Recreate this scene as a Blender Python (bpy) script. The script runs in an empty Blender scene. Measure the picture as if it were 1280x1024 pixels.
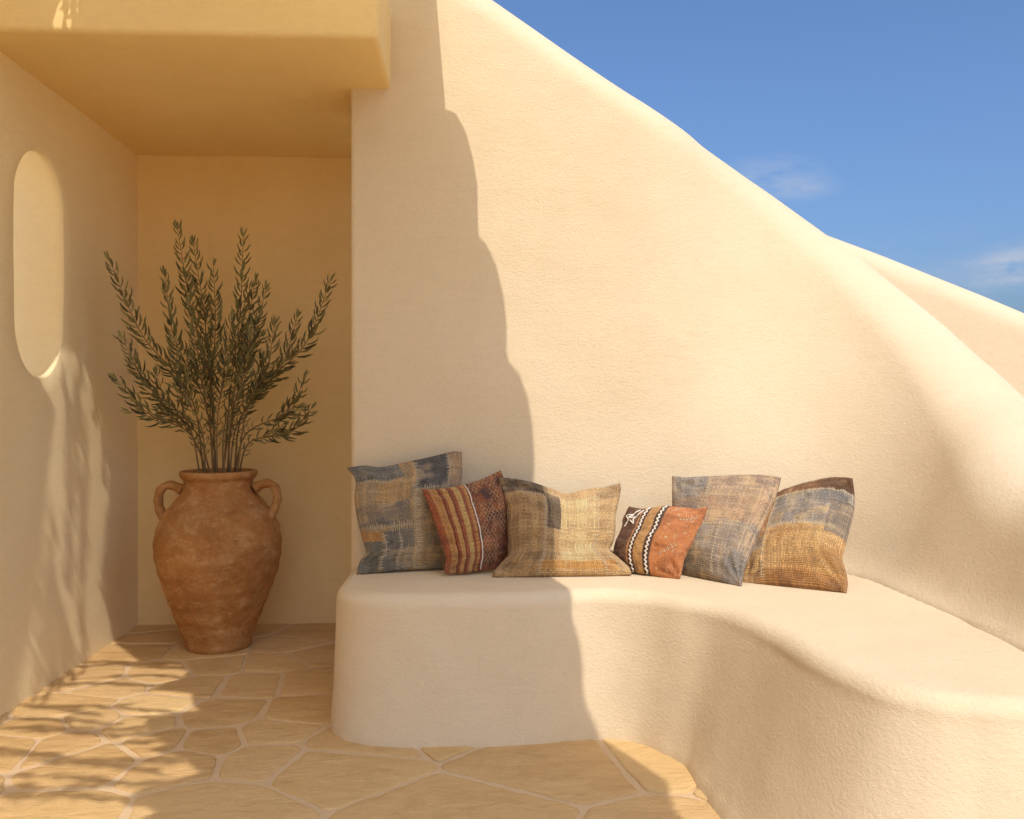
import bpy, bmesh, math, random
import numpy as np
from mathutils import Vector, noise as mnoise

R = math.radians
scene = bpy.context.scene
COL = scene.collection

# ------------------------------------------------------------------ camera
YAW = R(2.915); FPX = 1100.0; CX, CY = 640.0, 507.0; EYE = 1.1
cam_d = bpy.data.cameras.new('camera'); cam = bpy.data.objects.new('camera', cam_d); COL.objects.link(cam)
cam.location = (0, 0, EYE); cam.rotation_euler = (R(90), 0, -YAW)
cam_d.sensor_width = 36; cam_d.lens = 36 * FPX / 1280; cam_d.shift_y = -(512 - CY) / 1280
cam_d.clip_start = 0.02; cam_d.clip_end = 3000
scene.camera = cam

# ------------------------------------------------------------------ sun, sky, exposure
SUN_EL, SUN_AZ = R(50.5), R(17)          # the sun stands behind the viewer, a little to the right
TO_SUN = Vector((math.sin(SUN_AZ) * math.cos(SUN_EL), -math.cos(SUN_AZ) * math.cos(SUN_EL), math.sin(SUN_EL)))
sd = bpy.data.lights.new('sun', 'SUN'); sun = bpy.data.objects.new('sun', sd); COL.objects.link(sun)
sd.energy = 2.05; sd.angle = R(0.4); sd.color = (1.0, 0.955, 0.91)
sun.rotation_euler = TO_SUN.to_track_quat('Z', 'Y').to_euler(); sun.location = TO_SUN * 30

world = bpy.data.worlds.new('World'); scene.world = world; world.use_nodes = True
wn, wl = world.node_tree.nodes, world.node_tree.links
wn.clear()
w_out = wn.new('ShaderNodeOutputWorld'); w_bg = wn.new('ShaderNodeBackground')
sky = wn.new('ShaderNodeTexSky'); sky.sky_type = 'NISHITA'; sky.sun_disc = False
sky.sun_elevation = SUN_EL; sky.sun_rotation = math.pi - SUN_AZ
sky.air_density = 1.0; sky.dust_density = 4.0; sky.ozone_density = 10.0
w_bg.inputs['Strength'].default_value = 0.12
wl.new(w_bg.outputs[0], w_out.inputs[0])

scene.view_settings.view_transform = 'Standard'; scene.view_settings.look = 'None'
scene.view_settings.exposure = 0.62; scene.view_settings.gamma = 1.0
scene.cycles.max_bounces = 16; scene.cycles.diffuse_bounces = 10

# ------------------------------------------------------------------ point helpers
FWD = Vector((math.sin(YAW), math.cos(YAW), 0)); RGT = Vector((math.cos(YAW), -math.sin(YAW), 0))

def at(px, py, d):
    """world point seen at photo pixel px,py at distance d along the view"""
    return Vector((0, 0, EYE)) + FWD * d + RGT * ((px - CX) / FPX * d) + Vector((0, 0, -(py - CY) / FPX * d))

def on_z(px, py, z):
    return at(px, py, FPX * (EYE - z) / (py - CY))

def on_y(px, py, y):
    d = y / (FWD.y + RGT.y * (px - CX) / FPX)
    return at(px, py, d)

def px_of(p):
    v = Vector(p) - Vector((0, 0, EYE)); d = v.dot(FWD)
    return CX + FPX * v.dot(RGT) / d, CY - FPX * v.z / d, d

# cloud wisps: noise in sky directions, kept to two patches of sky
def sky_dir(px, py): return (at(px, py, 1) - Vector((0, 0, EYE))).normalized()
def wnode(t, **kw):
    n = wn.new(t)
    for k, v in kw.items(): setattr(n, k, v)
    return n
def wmath(op, a, b=None, clamp=False):
    n = wn.new('ShaderNodeMath'); n.operation = op; n.use_clamp = clamp
    for i, v in enumerate((a, b)):
        if v is None: continue
        if isinstance(v, (int, float)): n.inputs[i].default_value = v
        else: wl.new(v, n.inputs[i])
    return n.outputs[0]
w_tc = wn.new('ShaderNodeTexCoord')
w_map = wn.new('ShaderNodeMapping'); w_map.inputs['Scale'].default_value = (7, 7, 20)
wl.new(w_tc.outputs['Generated'], w_map.inputs[0])
w_noise = wn.new('ShaderNodeTexNoise'); w_noise.inputs['Scale'].default_value = 2.2
w_noise.inputs['Detail'].default_value = 7; w_noise.inputs['Roughness'].default_value = 0.62
wl.new(w_map.outputs[0], w_noise.inputs[0])
w_sum = None
for (px, py, rx, rz, amt) in ((962, 222, .046, .019, .40), (1010, 236, .03, .012, .2), (1235, 348, .07, .018, .34), (1268, 330, .035, .018, .5), (1110, 330, .2, .03, .06)):
    dr = sky_dir(px, py)
    sub = wn.new('ShaderNodeVectorMath'); sub.operation = 'SUBTRACT'; sub.inputs[1].default_value = dr
    wl.new(w_tc.outputs['Generated'], sub.inputs[0])
    dv = wn.new('ShaderNodeVectorMath'); dv.operation = 'MULTIPLY'; dv.inputs[1].default_value = (1 / rx, 1 / rx, 1 / rz)
    wl.new(sub.outputs[0], dv.inputs[0])
    ln = wn.new('ShaderNodeVectorMath'); ln.operation = 'LENGTH'; wl.new(dv.outputs[0], ln.inputs[0])
    f = wmath('SUBTRACT', 1.15, wmath('MULTIPLY', ln.outputs['Value'], 0.8), True)
    f = wmath('MULTIPLY', f, amt)
    w_sum = f if w_sum is None else wmath('ADD', w_sum, f)
w_cl = wmath('MULTIPLY', w_sum, wmath('MULTIPLY', wmath('SUBTRACT', w_noise.outputs['Fac'], 0.36, True), 4.2), True)
w_mix = wn.new('ShaderNodeMix'); w_mix.data_type = 'RGBA'
w_mix.inputs[7].default_value = (3.0, 3.2, 3.7, 1)
wl.new(w_cl, w_mix.inputs[0]); wl.new(sky.outputs[0], w_mix.inputs[6])
wl.new(w_mix.outputs[2], w_bg.inputs[0])

# ------------------------------------------------------------------ object helpers
def link(name, me, parent=None, mat=None):
    o = bpy.data.objects.new(name, me); COL.objects.link(o)
    if mat: me.materials.append(mat)
    if parent: o.parent = parent
    return o

def mesh_obj(name, verts, faces, mat=None, parent=None, smooth=True):
    me = bpy.data.meshes.new(name)
    me.from_pydata([tuple(v) for v in verts], [], faces); me.update()
    if smooth: me.polygons.foreach_set('use_smooth', [True] * len(me.polygons))
    return link(name, me, parent, mat)

def tag(o, label, cat, group=None):
    o['label'] = label; o['category'] = cat
    if group: o['group'] = group
    return o

def structure(o, kind='structure'):
    o['kind'] = kind; return o

def thing(name, label, cat, loc=(0, 0, 0), group=None):
    o = bpy.data.objects.new(name, None); COL.objects.link(o); o.location = loc
    o.empty_display_size = 0.2
    return tag(o, label, cat, group)

def adopt(child, root):
    """parent a mesh built in world coordinates to a root standing elsewhere"""
    loc = Vector(root.location); p = root.parent
    while p is not None: loc += Vector(p.location); p = p.parent
    child.data.transform(__import__('mathutils').Matrix.Translation(-loc)); child.parent = root
    return child

def catmull(pts, n):
    pts = [Vector(p) for p in pts]
    P = [pts[0] * 2 - pts[1]] + pts + [pts[-1] * 2 - pts[-2]]
    L = [0]
    for a, b in zip(pts[:-1], pts[1:]): L.append(L[-1] + (b - a).length)
    out = []
    for i in range(n):
        s = L[-1] * i / (n - 1); k = 0
        while k < len(pts) - 2 and s > L[k + 1]: k += 1
        t = (s - L[k]) / max(L[k + 1] - L[k], 1e-9)
        p0, p1, p2, p3 = P[k:k + 4]
        out.append(0.5 * ((2 * p1) + (p2 - p0) * t + (2 * p0 - 5 * p1 + 4 * p2 - p3) * t * t + (3 * p1 - p0 - 3 * p2 + p3) * t ** 3))
    return out

def linear_path(pts, n):
    pts = [Vector(p) for p in pts]; L = [0]
    for a, b in zip(pts[:-1], pts[1:]): L.append(L[-1] + (b - a).length)
    out = []
    for i in range(n):
        s = L[-1] * i / (n - 1); k = 0
        while k < len(pts) - 2 and s > L[k + 1]: k += 1
        t = (s - L[k]) / max(L[k + 1] - L[k], 1e-9)
        out.append(pts[k].lerp(pts[k + 1], t))
    return out

def tube(verts, faces, path, radii, n=8, flat=1.0, up=Vector((0, 1, 0)), cap=True):
    base = len(verts); m = len(path)
    for i, p in enumerate(path):
        t = (path[min(i + 1, m - 1)] - path[max(i - 1, 0)]).normalized()
        a = t.cross(up)
        if a.length < 1e-4: a = t.cross(Vector((1, 0, 0)))
        a.normalize(); b = a.cross(t)
        r = radii[i] if hasattr(radii, '__len__') else radii
        for k in range(n):
            th = 2 * math.pi * k / n
            verts.append(p + a * (r * math.cos(th)) + b * (r * flat * math.sin(th)))
    for i in range(m - 1):
        for k in range(n):
            k2 = (k + 1) % n
            faces.append((base + i * n + k, base + i * n + k2, base + (i + 1) * n + k2, base + (i + 1) * n + k))
    if cap:
        faces.append(tuple(base + k for k in range(n))[::-1])
        faces.append(tuple(base + (m - 1) * n + k for k in range(n)))

def wob(p, amp, sc, seed=0.0):
    return amp * (mnoise.noise(Vector((p[0] * sc + seed, p[1] * sc, p[2] * sc))) + 0.4 * mnoise.noise(Vector((p[0] * sc * 2.7, p[1] * sc * 2.7 + seed, p[2] * sc * 2.7))))

# ------------------------------------------------------------------ materials
class Mat:
    def __init__(self, name):
        self.m = bpy.data.materials.new(name); self.m.use_nodes = True
        self.n = self.m.node_tree.nodes; self.l = self.m.node_tree.links
        self.b = self.n['Principled BSDF']
        self.tc = self.n.new('ShaderNodeTexCoord')
    def coords(self, scale=(1, 1, 1), kind='Object'):
        mp = self.n.new('ShaderNodeMapping'); mp.inputs['Scale'].default_value = scale
        self.l.new(self.tc.outputs[kind], mp.inputs[0]); return mp.outputs[0]
    def noise(self, sc, detail=4, rough=.55, co=None, dist=0.0):
        t = self.n.new('ShaderNodeTexNoise'); t.inputs['Scale'].default_value = sc
        t.inputs['Detail'].default_value = detail; t.inputs['Roughness'].default_value = rough
        t.inputs['Distortion'].default_value = dist
        self.l.new(co if co is not None else self.tc.outputs['Object'], t.inputs['Vector']); return t.outputs['Fac']
    def ramp(self, fac, stops):
        r = self.n.new('ShaderNodeValToRGB')
        while len(r.color_ramp.elements) < len(stops): r.color_ramp.elements.new(0.5)
        for e, (p, c) in zip(r.color_ramp.elements, stops):
            e.position = p; e.color = (*c, 1) if hasattr(c, '__len__') else (c, c, c, 1)
        self.l.new(fac, r.inputs[0]); return r.outputs[0]
    def mix(self, fac, a, b, mode='MIX'):
        x = self.n.new('ShaderNodeMix'); x.data_type = 'RGBA'; x.blend_type = mode
        for i, v in ((0, fac), (6, a), (7, b)):
            if isinstance(v, (int, float)): x.inputs[i].default_value = v
            elif isinstance(v, tuple): x.inputs[i].default_value = (*v, 1)
            else: self.l.new(v, x.inputs[i])
        return x.outputs[2]
    def math(self, op, a, b, clamp=False):
        x = self.n.new('ShaderNodeMath'); x.operation = op; x.use_clamp = clamp
        for i, v in enumerate((a, b)):
            if isinstance(v, (int, float)): x.inputs[i].default_value = v
            else: self.l.new(v, x.inputs[i])
        return x.outputs[0]
    def color(self, c):
        if isinstance(c, tuple): self.b.inputs['Base Color'].default_value = (*c, 1)
        else: self.l.new(c, self.b.inputs['Base Color'])
    def rough(self, r, spec=.3):
        self.b.inputs['Roughness'].default_value = r; self.b.inputs['Specular IOR Level'].default_value = spec
    def bump(self, h, dist, strength=1.0, prev=None):
        x = self.n.new('ShaderNodeBump'); x.inputs['Strength'].default_value = strength; x.inputs['Distance'].default_value = dist
        self.l.new(h, x.inputs['Height'])
        if prev is not None: self.l.new(prev, x.inputs['Normal'])
        self.l.new(x.outputs[0], self.b.inputs['Normal']); return x.outputs[0]

def stucco(name, a, b, grain=.0015, trowel=.004):
    M = Mat(name)
    big = M.noise(1.7, 5, .6, dist=.4)
    c = M.mix(M.ramp(big, [(.3, 0.0), (.72, 1.0)]), a, b)
    spots = M.noise(38, 4, .7)
    c = M.mix(M.math('MULTIPLY', M.ramp(spots, [(.52, 0.0), (.75, 1.0)]), .22), c, tuple(x * .8 for x in a))
    streak = M.noise(9, 5, .65, M.coords((1, 1, 5)))
    c = M.mix(M.math('MULTIPLY', M.ramp(streak, [(.4, 0.0), (.8, 1.0)]), .3), c, tuple(min(1, x * 1.1) for x in b))
    M.color(c); M.rough(.92, .12)
    n1 = M.bump(M.noise(5, 2, .4), trowel)
    n2 = M.bump(M.noise(75, 4, .65, M.coords((1, 1, 1.5))), grain * 1.6, 1, n1)
    M.bump(M.noise(230, 3, .7, M.coords((.8, .8, 1.3))), grain, 1, n2)
    return M.m

CREAM = stucco('cream_stucco', (.655, .508, .312), (.695, .553, .356))
SHADE_TINT = stucco('shade_tinted_stucco', (.79, .575, .255), (.84, .63, .30), .0009, .004)  # deeper ochre puts the alcove's warm shade into the stucco colour
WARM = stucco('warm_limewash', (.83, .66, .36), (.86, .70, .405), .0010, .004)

# ------------------------------------------------------------------ ground and paving
def make_ground():
    M = Mat('ochre_sand')
    M.color(M.mix(M.noise(3, 5), (.82, .60, .34), (.87, .66, .40))); M.rough(.95, .1)
    M.bump(M.noise(90, 4, .7), .004)
    v = [(-60, -60, -.03), (60, -60, -.03), (60, 60, -.03), (-60, 60, -.03)]
    structure(mesh_obj('ground', v, [(0, 1, 2, 3)], M.m, smooth=False))
make_ground()

def clip_poly(poly, mx, my, nx, ny):
    out = []
    for i in range(len(poly)):
        a, b = poly[i], poly[(i + 1) % len(poly)]
        da = (a[0] - mx) * nx + (a[1] - my) * ny; db = (b[0] - mx) * nx + (b[1] - my) * ny
        if da <= 0: out.append(a)
        if (da < 0) != (db < 0) and abs(da - db) > 1e-12:
            t = da / (da - db); out.append((a[0] + (b[0] - a[0]) * t, a[1] + (b[1] - a[1]) * t))
    return out

def inset(poly, d):
    out = poly
    n = len(poly)
    area = sum(poly[i][0] * poly[(i + 1) % n][1] - poly[(i + 1) % n][0] * poly[i][1] for i in range(n))
    sg = 1 if area > 0 else -1
    for i in range(n):
        a, b = poly[i], poly[(i + 1) % n]
        ex, ey = b[0] - a[0], b[1] - a[1]; L = math.hypot(ex, ey)
        if L < 1e-6: continue
        nx, ny = sg * ey / L, -sg * ex / L
        out = clip_poly(out, a[0] - nx * d, a[1] - ny * d, nx, ny)
        if len(out) < 3: return []
    return out

def make_paving():
    rnd = random.Random(11)
    zoomed = [(470, 102), (602, 175), (690, 225), (765, 152), (925, 215), (1010, 138), (1120, 205), (1150, 112), (1110, 318), (800, 325),
              (545, 295), (490, 368), (1000, 395), (760, 430), (1250, 430), (390, 235), (270, 290), (330, 350), (150, 385), (230, 425),
              (560, 440), (560, 45), (760, 95), (1050, 72), (560, 12), (900, 14), (1140, 30), (30, 440), (960, 480), (640, 500), (380, 490), (1180, 500), (300, 200)]
    seeds = []
    for zx, zy in zoomed:
        p = on_z(zx / 2.909, 780 + zy / 2.909, 0); seeds.append((p.x, p.y))
    def on_floor_view(x, y):
        if y < 1: return False
        px, py, d = px_of((x, y, 0)); return -30 < px < 440 and 770 < py < 940
    tries = 0
    while tries < 6000:
        tries += 1
        x, y = rnd.uniform(-3.4, 4.2), rnd.uniform(-2.5, 4.7)
        if min((x - a) ** 2 + (y - b) ** 2 for a, b in seeds) > .36 ** 2 and not (on_floor_view(x, y)): seeds.append((x, y))
    verts, faces, cols = [], [], []
    for i, s in enumerate(seeds):
        poly = [(s[0] - 1, s[1] - 1), (s[0] + 1, s[1] - 1), (s[0] + 1, s[1] + 1), (s[0] - 1, s[1] + 1)]
        for j, q in enumerate(seeds):
            if i == j or abs(q[0] - s[0]) > 1.6 or abs(q[1] - s[1]) > 1.6: continue
            dx, dy = q[0] - s[0], q[1] - s[1]; L = math.hypot(dx, dy)
            poly = clip_poly(poly, (s[0] + q[0]) / 2, (s[1] + q[1]) / 2, dx / L, dy / L)
            if len(poly) < 3: break
        poly = inset(poly, rnd.uniform(.006, .013))
        if len(poly) < 3: continue
        # cut the corners and roughen the outline
        ring = []
        n = len(poly)
        for k in range(n):
            a, b, c = Vector(poly[k - 1]), Vector(poly[k]), Vector(poly[(k + 1) % n])
            la, lc = (a - b).length, (c - b).length
            if la < 1e-4 or lc < 1e-4: continue
            ra = min(.03, la * .3); rc = min(.03, lc * .3)
            A, C = b + (a - b) / la * ra, b + (c - b) / lc * rc
            for t in (0, .33, .66, 1): ring.append(A * (1 - t) ** 2 + b * 2 * t * (1 - t) + C * t * t)
        fine = []
        for k in range(len(ring)):
            a, b = ring[k], ring[(k + 1) % len(ring)]
            m = max(1, int((b - a).length / .03))
            for t in range(m): fine.append(a.lerp(b, t / m))
        cen = sum(fine, Vector((0, 0))) / len(fine)
        zt = rnd.uniform(-.0025, .0025); tx, ty = rnd.uniform(-.006, .006), rnd.uniform(-.006, .006)
        def zz(p): return zt + (p.x - cen.x) * tx + (p.y - cen.y) * ty
        rings = []
        for sc, dz in ((1.0, -.007), (.998, -.003), (.985, -.0012), (.93, 0), (.55, .0008)):
            rr = []
            for p in fine:
                w = .009 * mnoise.noise(Vector((p.x * 14, p.y * 14, i * 3.1))) + .004 * mnoise.noise(Vector((p.x * 45, p.y * 45, i)))
                d = (p - cen); q = cen + d * (sc + w / max(d.length, .05))
                rr.append(len(verts)); verts.append((q.x, q.y, zz(q) + dz + .0012 * mnoise.noise(Vector((q.x * 12, q.y * 12, 5)))))
            rings.append(rr)
        m = len(fine); f0 = len(faces)
        for a, b in zip(rings[:-1], rings[1:]):
            for k in range(m): faces.append((a[k], a[(k + 1) % m], b[(k + 1) % m], b[k]))
        verts.append((cen.x, cen.y, zz(cen) + .0015)); ci = len(verts) - 1
        for k in range(m): faces.append((rings[-1][k], rings[-1][(k + 1) % m], ci))
        tone = (rnd.uniform(.0, 1), rnd.uniform(0, 1), 0)
        cols += [tone] * (len(verts) - len(cols))
    M = Mat('flagstone')
    at_ = M.n.new('ShaderNodeAttribute'); at_.attribute_name = 'tone'
    sep = M.n.new('ShaderNodeSeparateColor'); M.l.new(at_.outputs['Color'], sep.inputs[0])
    c = M.mix(sep.outputs[0], (.50, .300, .105), (.66, .45, .20))
    c = M.mix(M.math('MULTIPLY', sep.outputs[1], .5), c, (.46, .27, .115))
    cl = M.noise(5, 6, .65, M.coords((1, 2.2, 1)), .8)
    c = M.mix(M.ramp(cl, [(.35, 0.0), (.75, .75)]), c, (.68, .46, .21))
    c = M.mix(M.ramp(M.noise(16, 6, .7), [(.55, 0.0), (.8, .5)]), c, (.36, .215, .085))
    M.color(c); M.rough(.72, .25)
    n1 = M.bump(M.noise(9, 5, .6, M.coords((1, 2, 1)), .6), .012)
    M.bump(M.noise(110, 4, .7), .003, 1, n1)
    o = mesh_obj('paving', verts, faces, M.m)
    ca = o.data.color_attributes.new('tone', 'FLOAT_COLOR', 'POINT')
    ca.data.foreach_set('color', np.array([(*c, 1) for c in cols], dtype=np.float32).ravel())
    structure(o)
    B = Mat('pale_mortar'); B.color(B.mix(B.noise(6, 5), (.56, .39, .215), (.66, .48, .285))); B.rough(.95, .1); B.bump(B.noise(90, 4, .7), .003)
    structure(mesh_obj('mortar_bed', [(-3.6, -2.7, -.004), (4.4, -2.7, -.004), (4.4, 4.9, -.004), (-3.6, 4.9, -.004)], [(0, 1, 2, 3)], B.m, smooth=False))
make_paving()

# ------------------------------------------------------------------ big rounded walls
def interp(tab, x):
    return float(np.interp(x, [t[0] for t in tab], [t[1] for t in tab]))

def smooth_tab(tab, n=200, w=9):
    xs = np.linspace(tab[0][0], tab[-1][0], n); ys = np.interp(xs, [t[0] for t in tab], [t[1] for t in tab])
    k = np.ones(w) / w; yp = np.pad(ys, w // 2, mode='reflect', reflect_type='odd'); ys = np.convolve(yp, k, 'valid')[:n]
    return list(zip(xs, ys))

def sweep_wall(name, path, heights, thick, mat, flare_z=None, amp=.006, seed=0.0, batters=None, batter=.02):
    """path = inner foot line, heights = top of the wall; the top is a full round"""
    N = len(path); th_ = thick
    verts, faces, ring_n = [], [], None
    for i in range(N):
        t = (path[min(i + 1, N - 1)] - path[max(i - 1, 0)]).normalized()
        out = Vector((-t.y, t.x, 0))            # towards the outer face
        h = heights[i]; prof = []
        if batters: batter = batters[i]; thick = th_ + .42 * batter
        r = thick / 2
        phi = math.atan(batter); H = max(h - r + r * math.sin(phi), .1); z00 = flare_z or 0
        def lean(z):
            if not batters: return batter * z
            q = min(max((z - z00) / max(H - z00, .05), 0), 1)
            return batter * (H - z00) * q
        zs = [0.0] + list(np.linspace(.05, H, 46))
        for z in zs:
            o = lean(z)
            if flare_z is not None and z > flare_z - .06: o -= .05 * math.exp(-max(z - flare_z, 0) / .035) if z >= flare_z - .03 else .05
            prof.append((o, z))
        o_top = lean(H)
        oc = o_top + r * math.cos(phi); zc = H - r * math.sin(phi)
        for k in range(1, 22):
            a = phi + (math.pi - phi) * k / 22
            prof.append((oc - r * math.cos(a), zc + r * math.sin(a)))
        for z in np.linspace(zc, 0, 20): prof.append((oc + r, z))
        ring_n = len(prof)
        # round the two vertical ends
        e = min(i, N - 1 - i); shrink = (.022, .008, .002, 0)[min(e, 3)]
        for (o, z) in prof:
            o2 = min(max(o, shrink), oc + r - shrink) if e < 3 else o
            p = path[i] + out * o2; p.z = z - (shrink if z > h - .1 else 0)
            w = wob(p, amp, 2.3, seed)
            d = out * (w if o < oc else -w)
            if z > .02 and e >= 3: p += d
            verts.append(p)
    for i in range(N - 1):
        for k in range(ring_n - 1):
            a = i * ring_n + k
            faces.append((a, a + 1, a + 1 + ring_n, a + ring_n))
    faces.append(tuple(range(ring_n))[::-1]); faces.append(tuple((N - 1) * ring_n + k for k in range(ring_n)))
    return mesh_obj(name, verts, faces, mat)

WALL_Y = 3.48; SEAT = 0.48; T = .34
raw = [Vector((-.457, WALL_Y, 0)), Vector((1.0, WALL_Y, 0))]
for k in range(1, 25):
    a = math.pi / 2 * k / 24
    raw.append(Vector((1.0 + .48 * math.sin(a), 2.96 + .52 * math.cos(a), 0)))
raw += [Vector((1.475, 2.5, 0)), Vector((1.44, 2.1, 0)), Vector((1.42, 1.2, 0))]
wpath = linear_path(raw, 150)
wpath = [wpath[0], wpath[0].lerp(wpath[1], .3), wpath[0].lerp(wpath[1], .75)] + wpath[1:]
ridge_tab = smooth_tab([(300, -212), (430, -122), (607, 0), (730, 86), (800, 132), (900, 199), (1000, 267), (1035, 293), (1100, 343), (1150, 389), (1200, 441), (1240, 487), (1280, 540), (1340, 622), (1500, 860), (2500, 2000)], 400, 11)
def wing(i):
    f = min(max((i / (len(wpath) - 1) - .30) / .27, 0), 1); f = f * f * (3 - 2 * f)
    return .012 + .44 * f
def ridge_off(b, h):
    r = (T + .42 * b) / 2; ph = math.atan(b)
    return b * max(h - r + r * math.sin(ph) - SEAT, 0) + r * math.cos(ph)
bts = [wing(i) for i in range(len(wpath))]
hts = []
for i, p in enumerate(wpath):
    t = (wpath[min(i + 1, len(wpath) - 1)] - wpath[max(i - 1, 0)]).normalized(); out = Vector((-t.y, t.x, 0)); h = 1.2
    for k in range(30):
        px, _, d = px_of(p + out * ridge_off(bts[i], h))
        h = h * .5 + .5 * max(.82, EYE - (interp(ridge_tab, min(px, 1330)) - CY) / FPX * d)
    hts.append(h)
for _ in range(16): hts = [hts[0]] + [(hts[i - 1] + hts[i] * 2 + hts[i + 1]) / 4 for i in range(1, len(hts) - 1)] + [hts[-1]]
cw = sweep_wall('curved_wall', wpath, hts, T, CREAM, SEAT, .005, 3.0, bts)
tag(cw, 'cream stucco wall with a rounded top sweeping down behind the cushions', 'wall')

RY = 4.95
rp = linear_path([Vector((1.15, RY, 0)), Vector((5.2, RY - .1, 0))], 60)
rtab = [(800, 205), (1035, 296), (1087, 315), (1140, 336), (1185, 354), (1230, 372), (1280, 393), (1400, 446), (1700, 590)]
rh = []
for p in rp:
    px, _, d = px_of(p + Vector((0, T / 2, 0))); rh.append(EYE - (interp(rtab, px) - CY) / FPX * d)
for _ in range(4): rh = [rh[0]] + [(rh[i - 1] + rh[i] * 2 + rh[i + 1]) / 4 for i in range(1, len(rh) - 1)] + [rh[-1]]
rw = sweep_wall('garden_wall', rp, rh, T, CREAM, None, .006, 8.0, None, .01)
tag(rw, 'low cream stucco wall sloping down under the sky behind the big curved wall', 'wall')

# ------------------------------------------------------------------ built-in bench
def make_bench():
    crest = [(740, 738), (800, 741), (850, 749), (890, 757), (925, 769), (960, 785), (1000, 809), (1050, 834), (1100, 852), (1150, 862), (1200, 867), (1280, 872)]
    fp = [on_z(px, py, SEAT) for px, py in crest]
    front = [Vector((-.452, 3.55, 0)), Vector((-.455, 3.35, 0)), Vector((-.455, 3.13, 0)), Vector((-.44, 3.03, 0)), Vector((-.395, 2.955, 0)), Vector((-.32, 2.905, 0)), Vector((-.2, 2.885, 0)), Vector((0, 2.885, 0)), Vector((.2, 2.892, 0))]
    front += [Vector((p.x, p.y, 0)) for p in fp] + [Vector((1.45, 1.84, 0)), Vector((2.0, 1.84, 0))]
    front = [Vector((p.x, p.y - .03 * min(max((p.x - .8) / .2, 0), 1), 0)) for p in catmull(front, 200)]
    # back line, inside the walls
    bk = [Vector((-.43, 3.56, 0)), Vector((-.43, 3.56, 0)), Vector((-.40, 3.56, 0)), Vector((.3, 3.56, 0)), Vector((1.0, 3.56, 0)), Vector((1.3, 3.45, 0)), Vector((1.5, 3.25, 0)), Vector((1.62, 2.9, 0)), Vector((1.7, 2.4, 0)), Vector((2.0, 1.9, 0))]
    keys = [0, 6, 18, 75, 108, 122, 135, 150, 170, 199]
    back = []
    for i in range(200):
        k = 0
        while k < len(keys) - 2 and i > keys[k + 1]: k += 1
        back.append(bk[k].lerp(bk[k + 1], (i - keys[k]) / (keys[k + 1] - keys[k])))
    verts, faces = [], []; n = 0; N = len(front)
    rr = .048
    for i in range(N):
        t = (front[min(i + 1, N - 1)] - front[max(i - 1, 0)]).normalized(); out = Vector((t.y, -t.x, 0))
        q1 = min(max((i / (N - 1) - .40) / .20, 0), 1); q2 = min(max((i / (N - 1) - .10) / .16, 0), 1)
        fx = q1 * q1 * (3 - 2 * q1) * .125 + q2 * .03 + .02
        prof = [(fx, -.02), (fx, .0)]
        for z in np.linspace(.03, SEAT - rr, 20): prof.append((fx - fx * (z / (SEAT - rr)) ** .8, z))
        for k in range(1, 11):
            a = math.pi / 2 * k / 10
            prof.append((-rr * (1 - math.cos(a)) * 1.1, SEAT - rr + rr * math.sin(a)))
        pts = []
        for o, z in prof:
            p = front[i] + out * o; p.z = z
            if z < SEAT - .001: p += out * (wob(p, .006, 3.0, 20) + (.005 * mnoise.noise(Vector((p.x * 17, p.y * 17, 3))) if z < .05 else 0))
            pts.append(p)
        e = pts[-1].copy(); b = back[i]
        for k in range(1, 16):
            f = k / 15; p = Vector((e.x + (b.x - e.x) * f, e.y + (b.y - e.y) * f, SEAT))
            p.z += .0015 * mnoise.noise(Vector((p.x * 4, p.y * 4, 2)))
            pts.append(p)
        n = len(pts); verts += pts
    for i in range(N - 1):
        for k in range(n - 1):
            a = i * n + k; faces.append((a, a + n, a + n + 1, a + 1))
    return mesh_obj('bench', verts, faces, CREAM)
tag(make_bench(), 'built-in cream stucco bench with a wavy rounded front edge under the cushions', 'bench')

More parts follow.
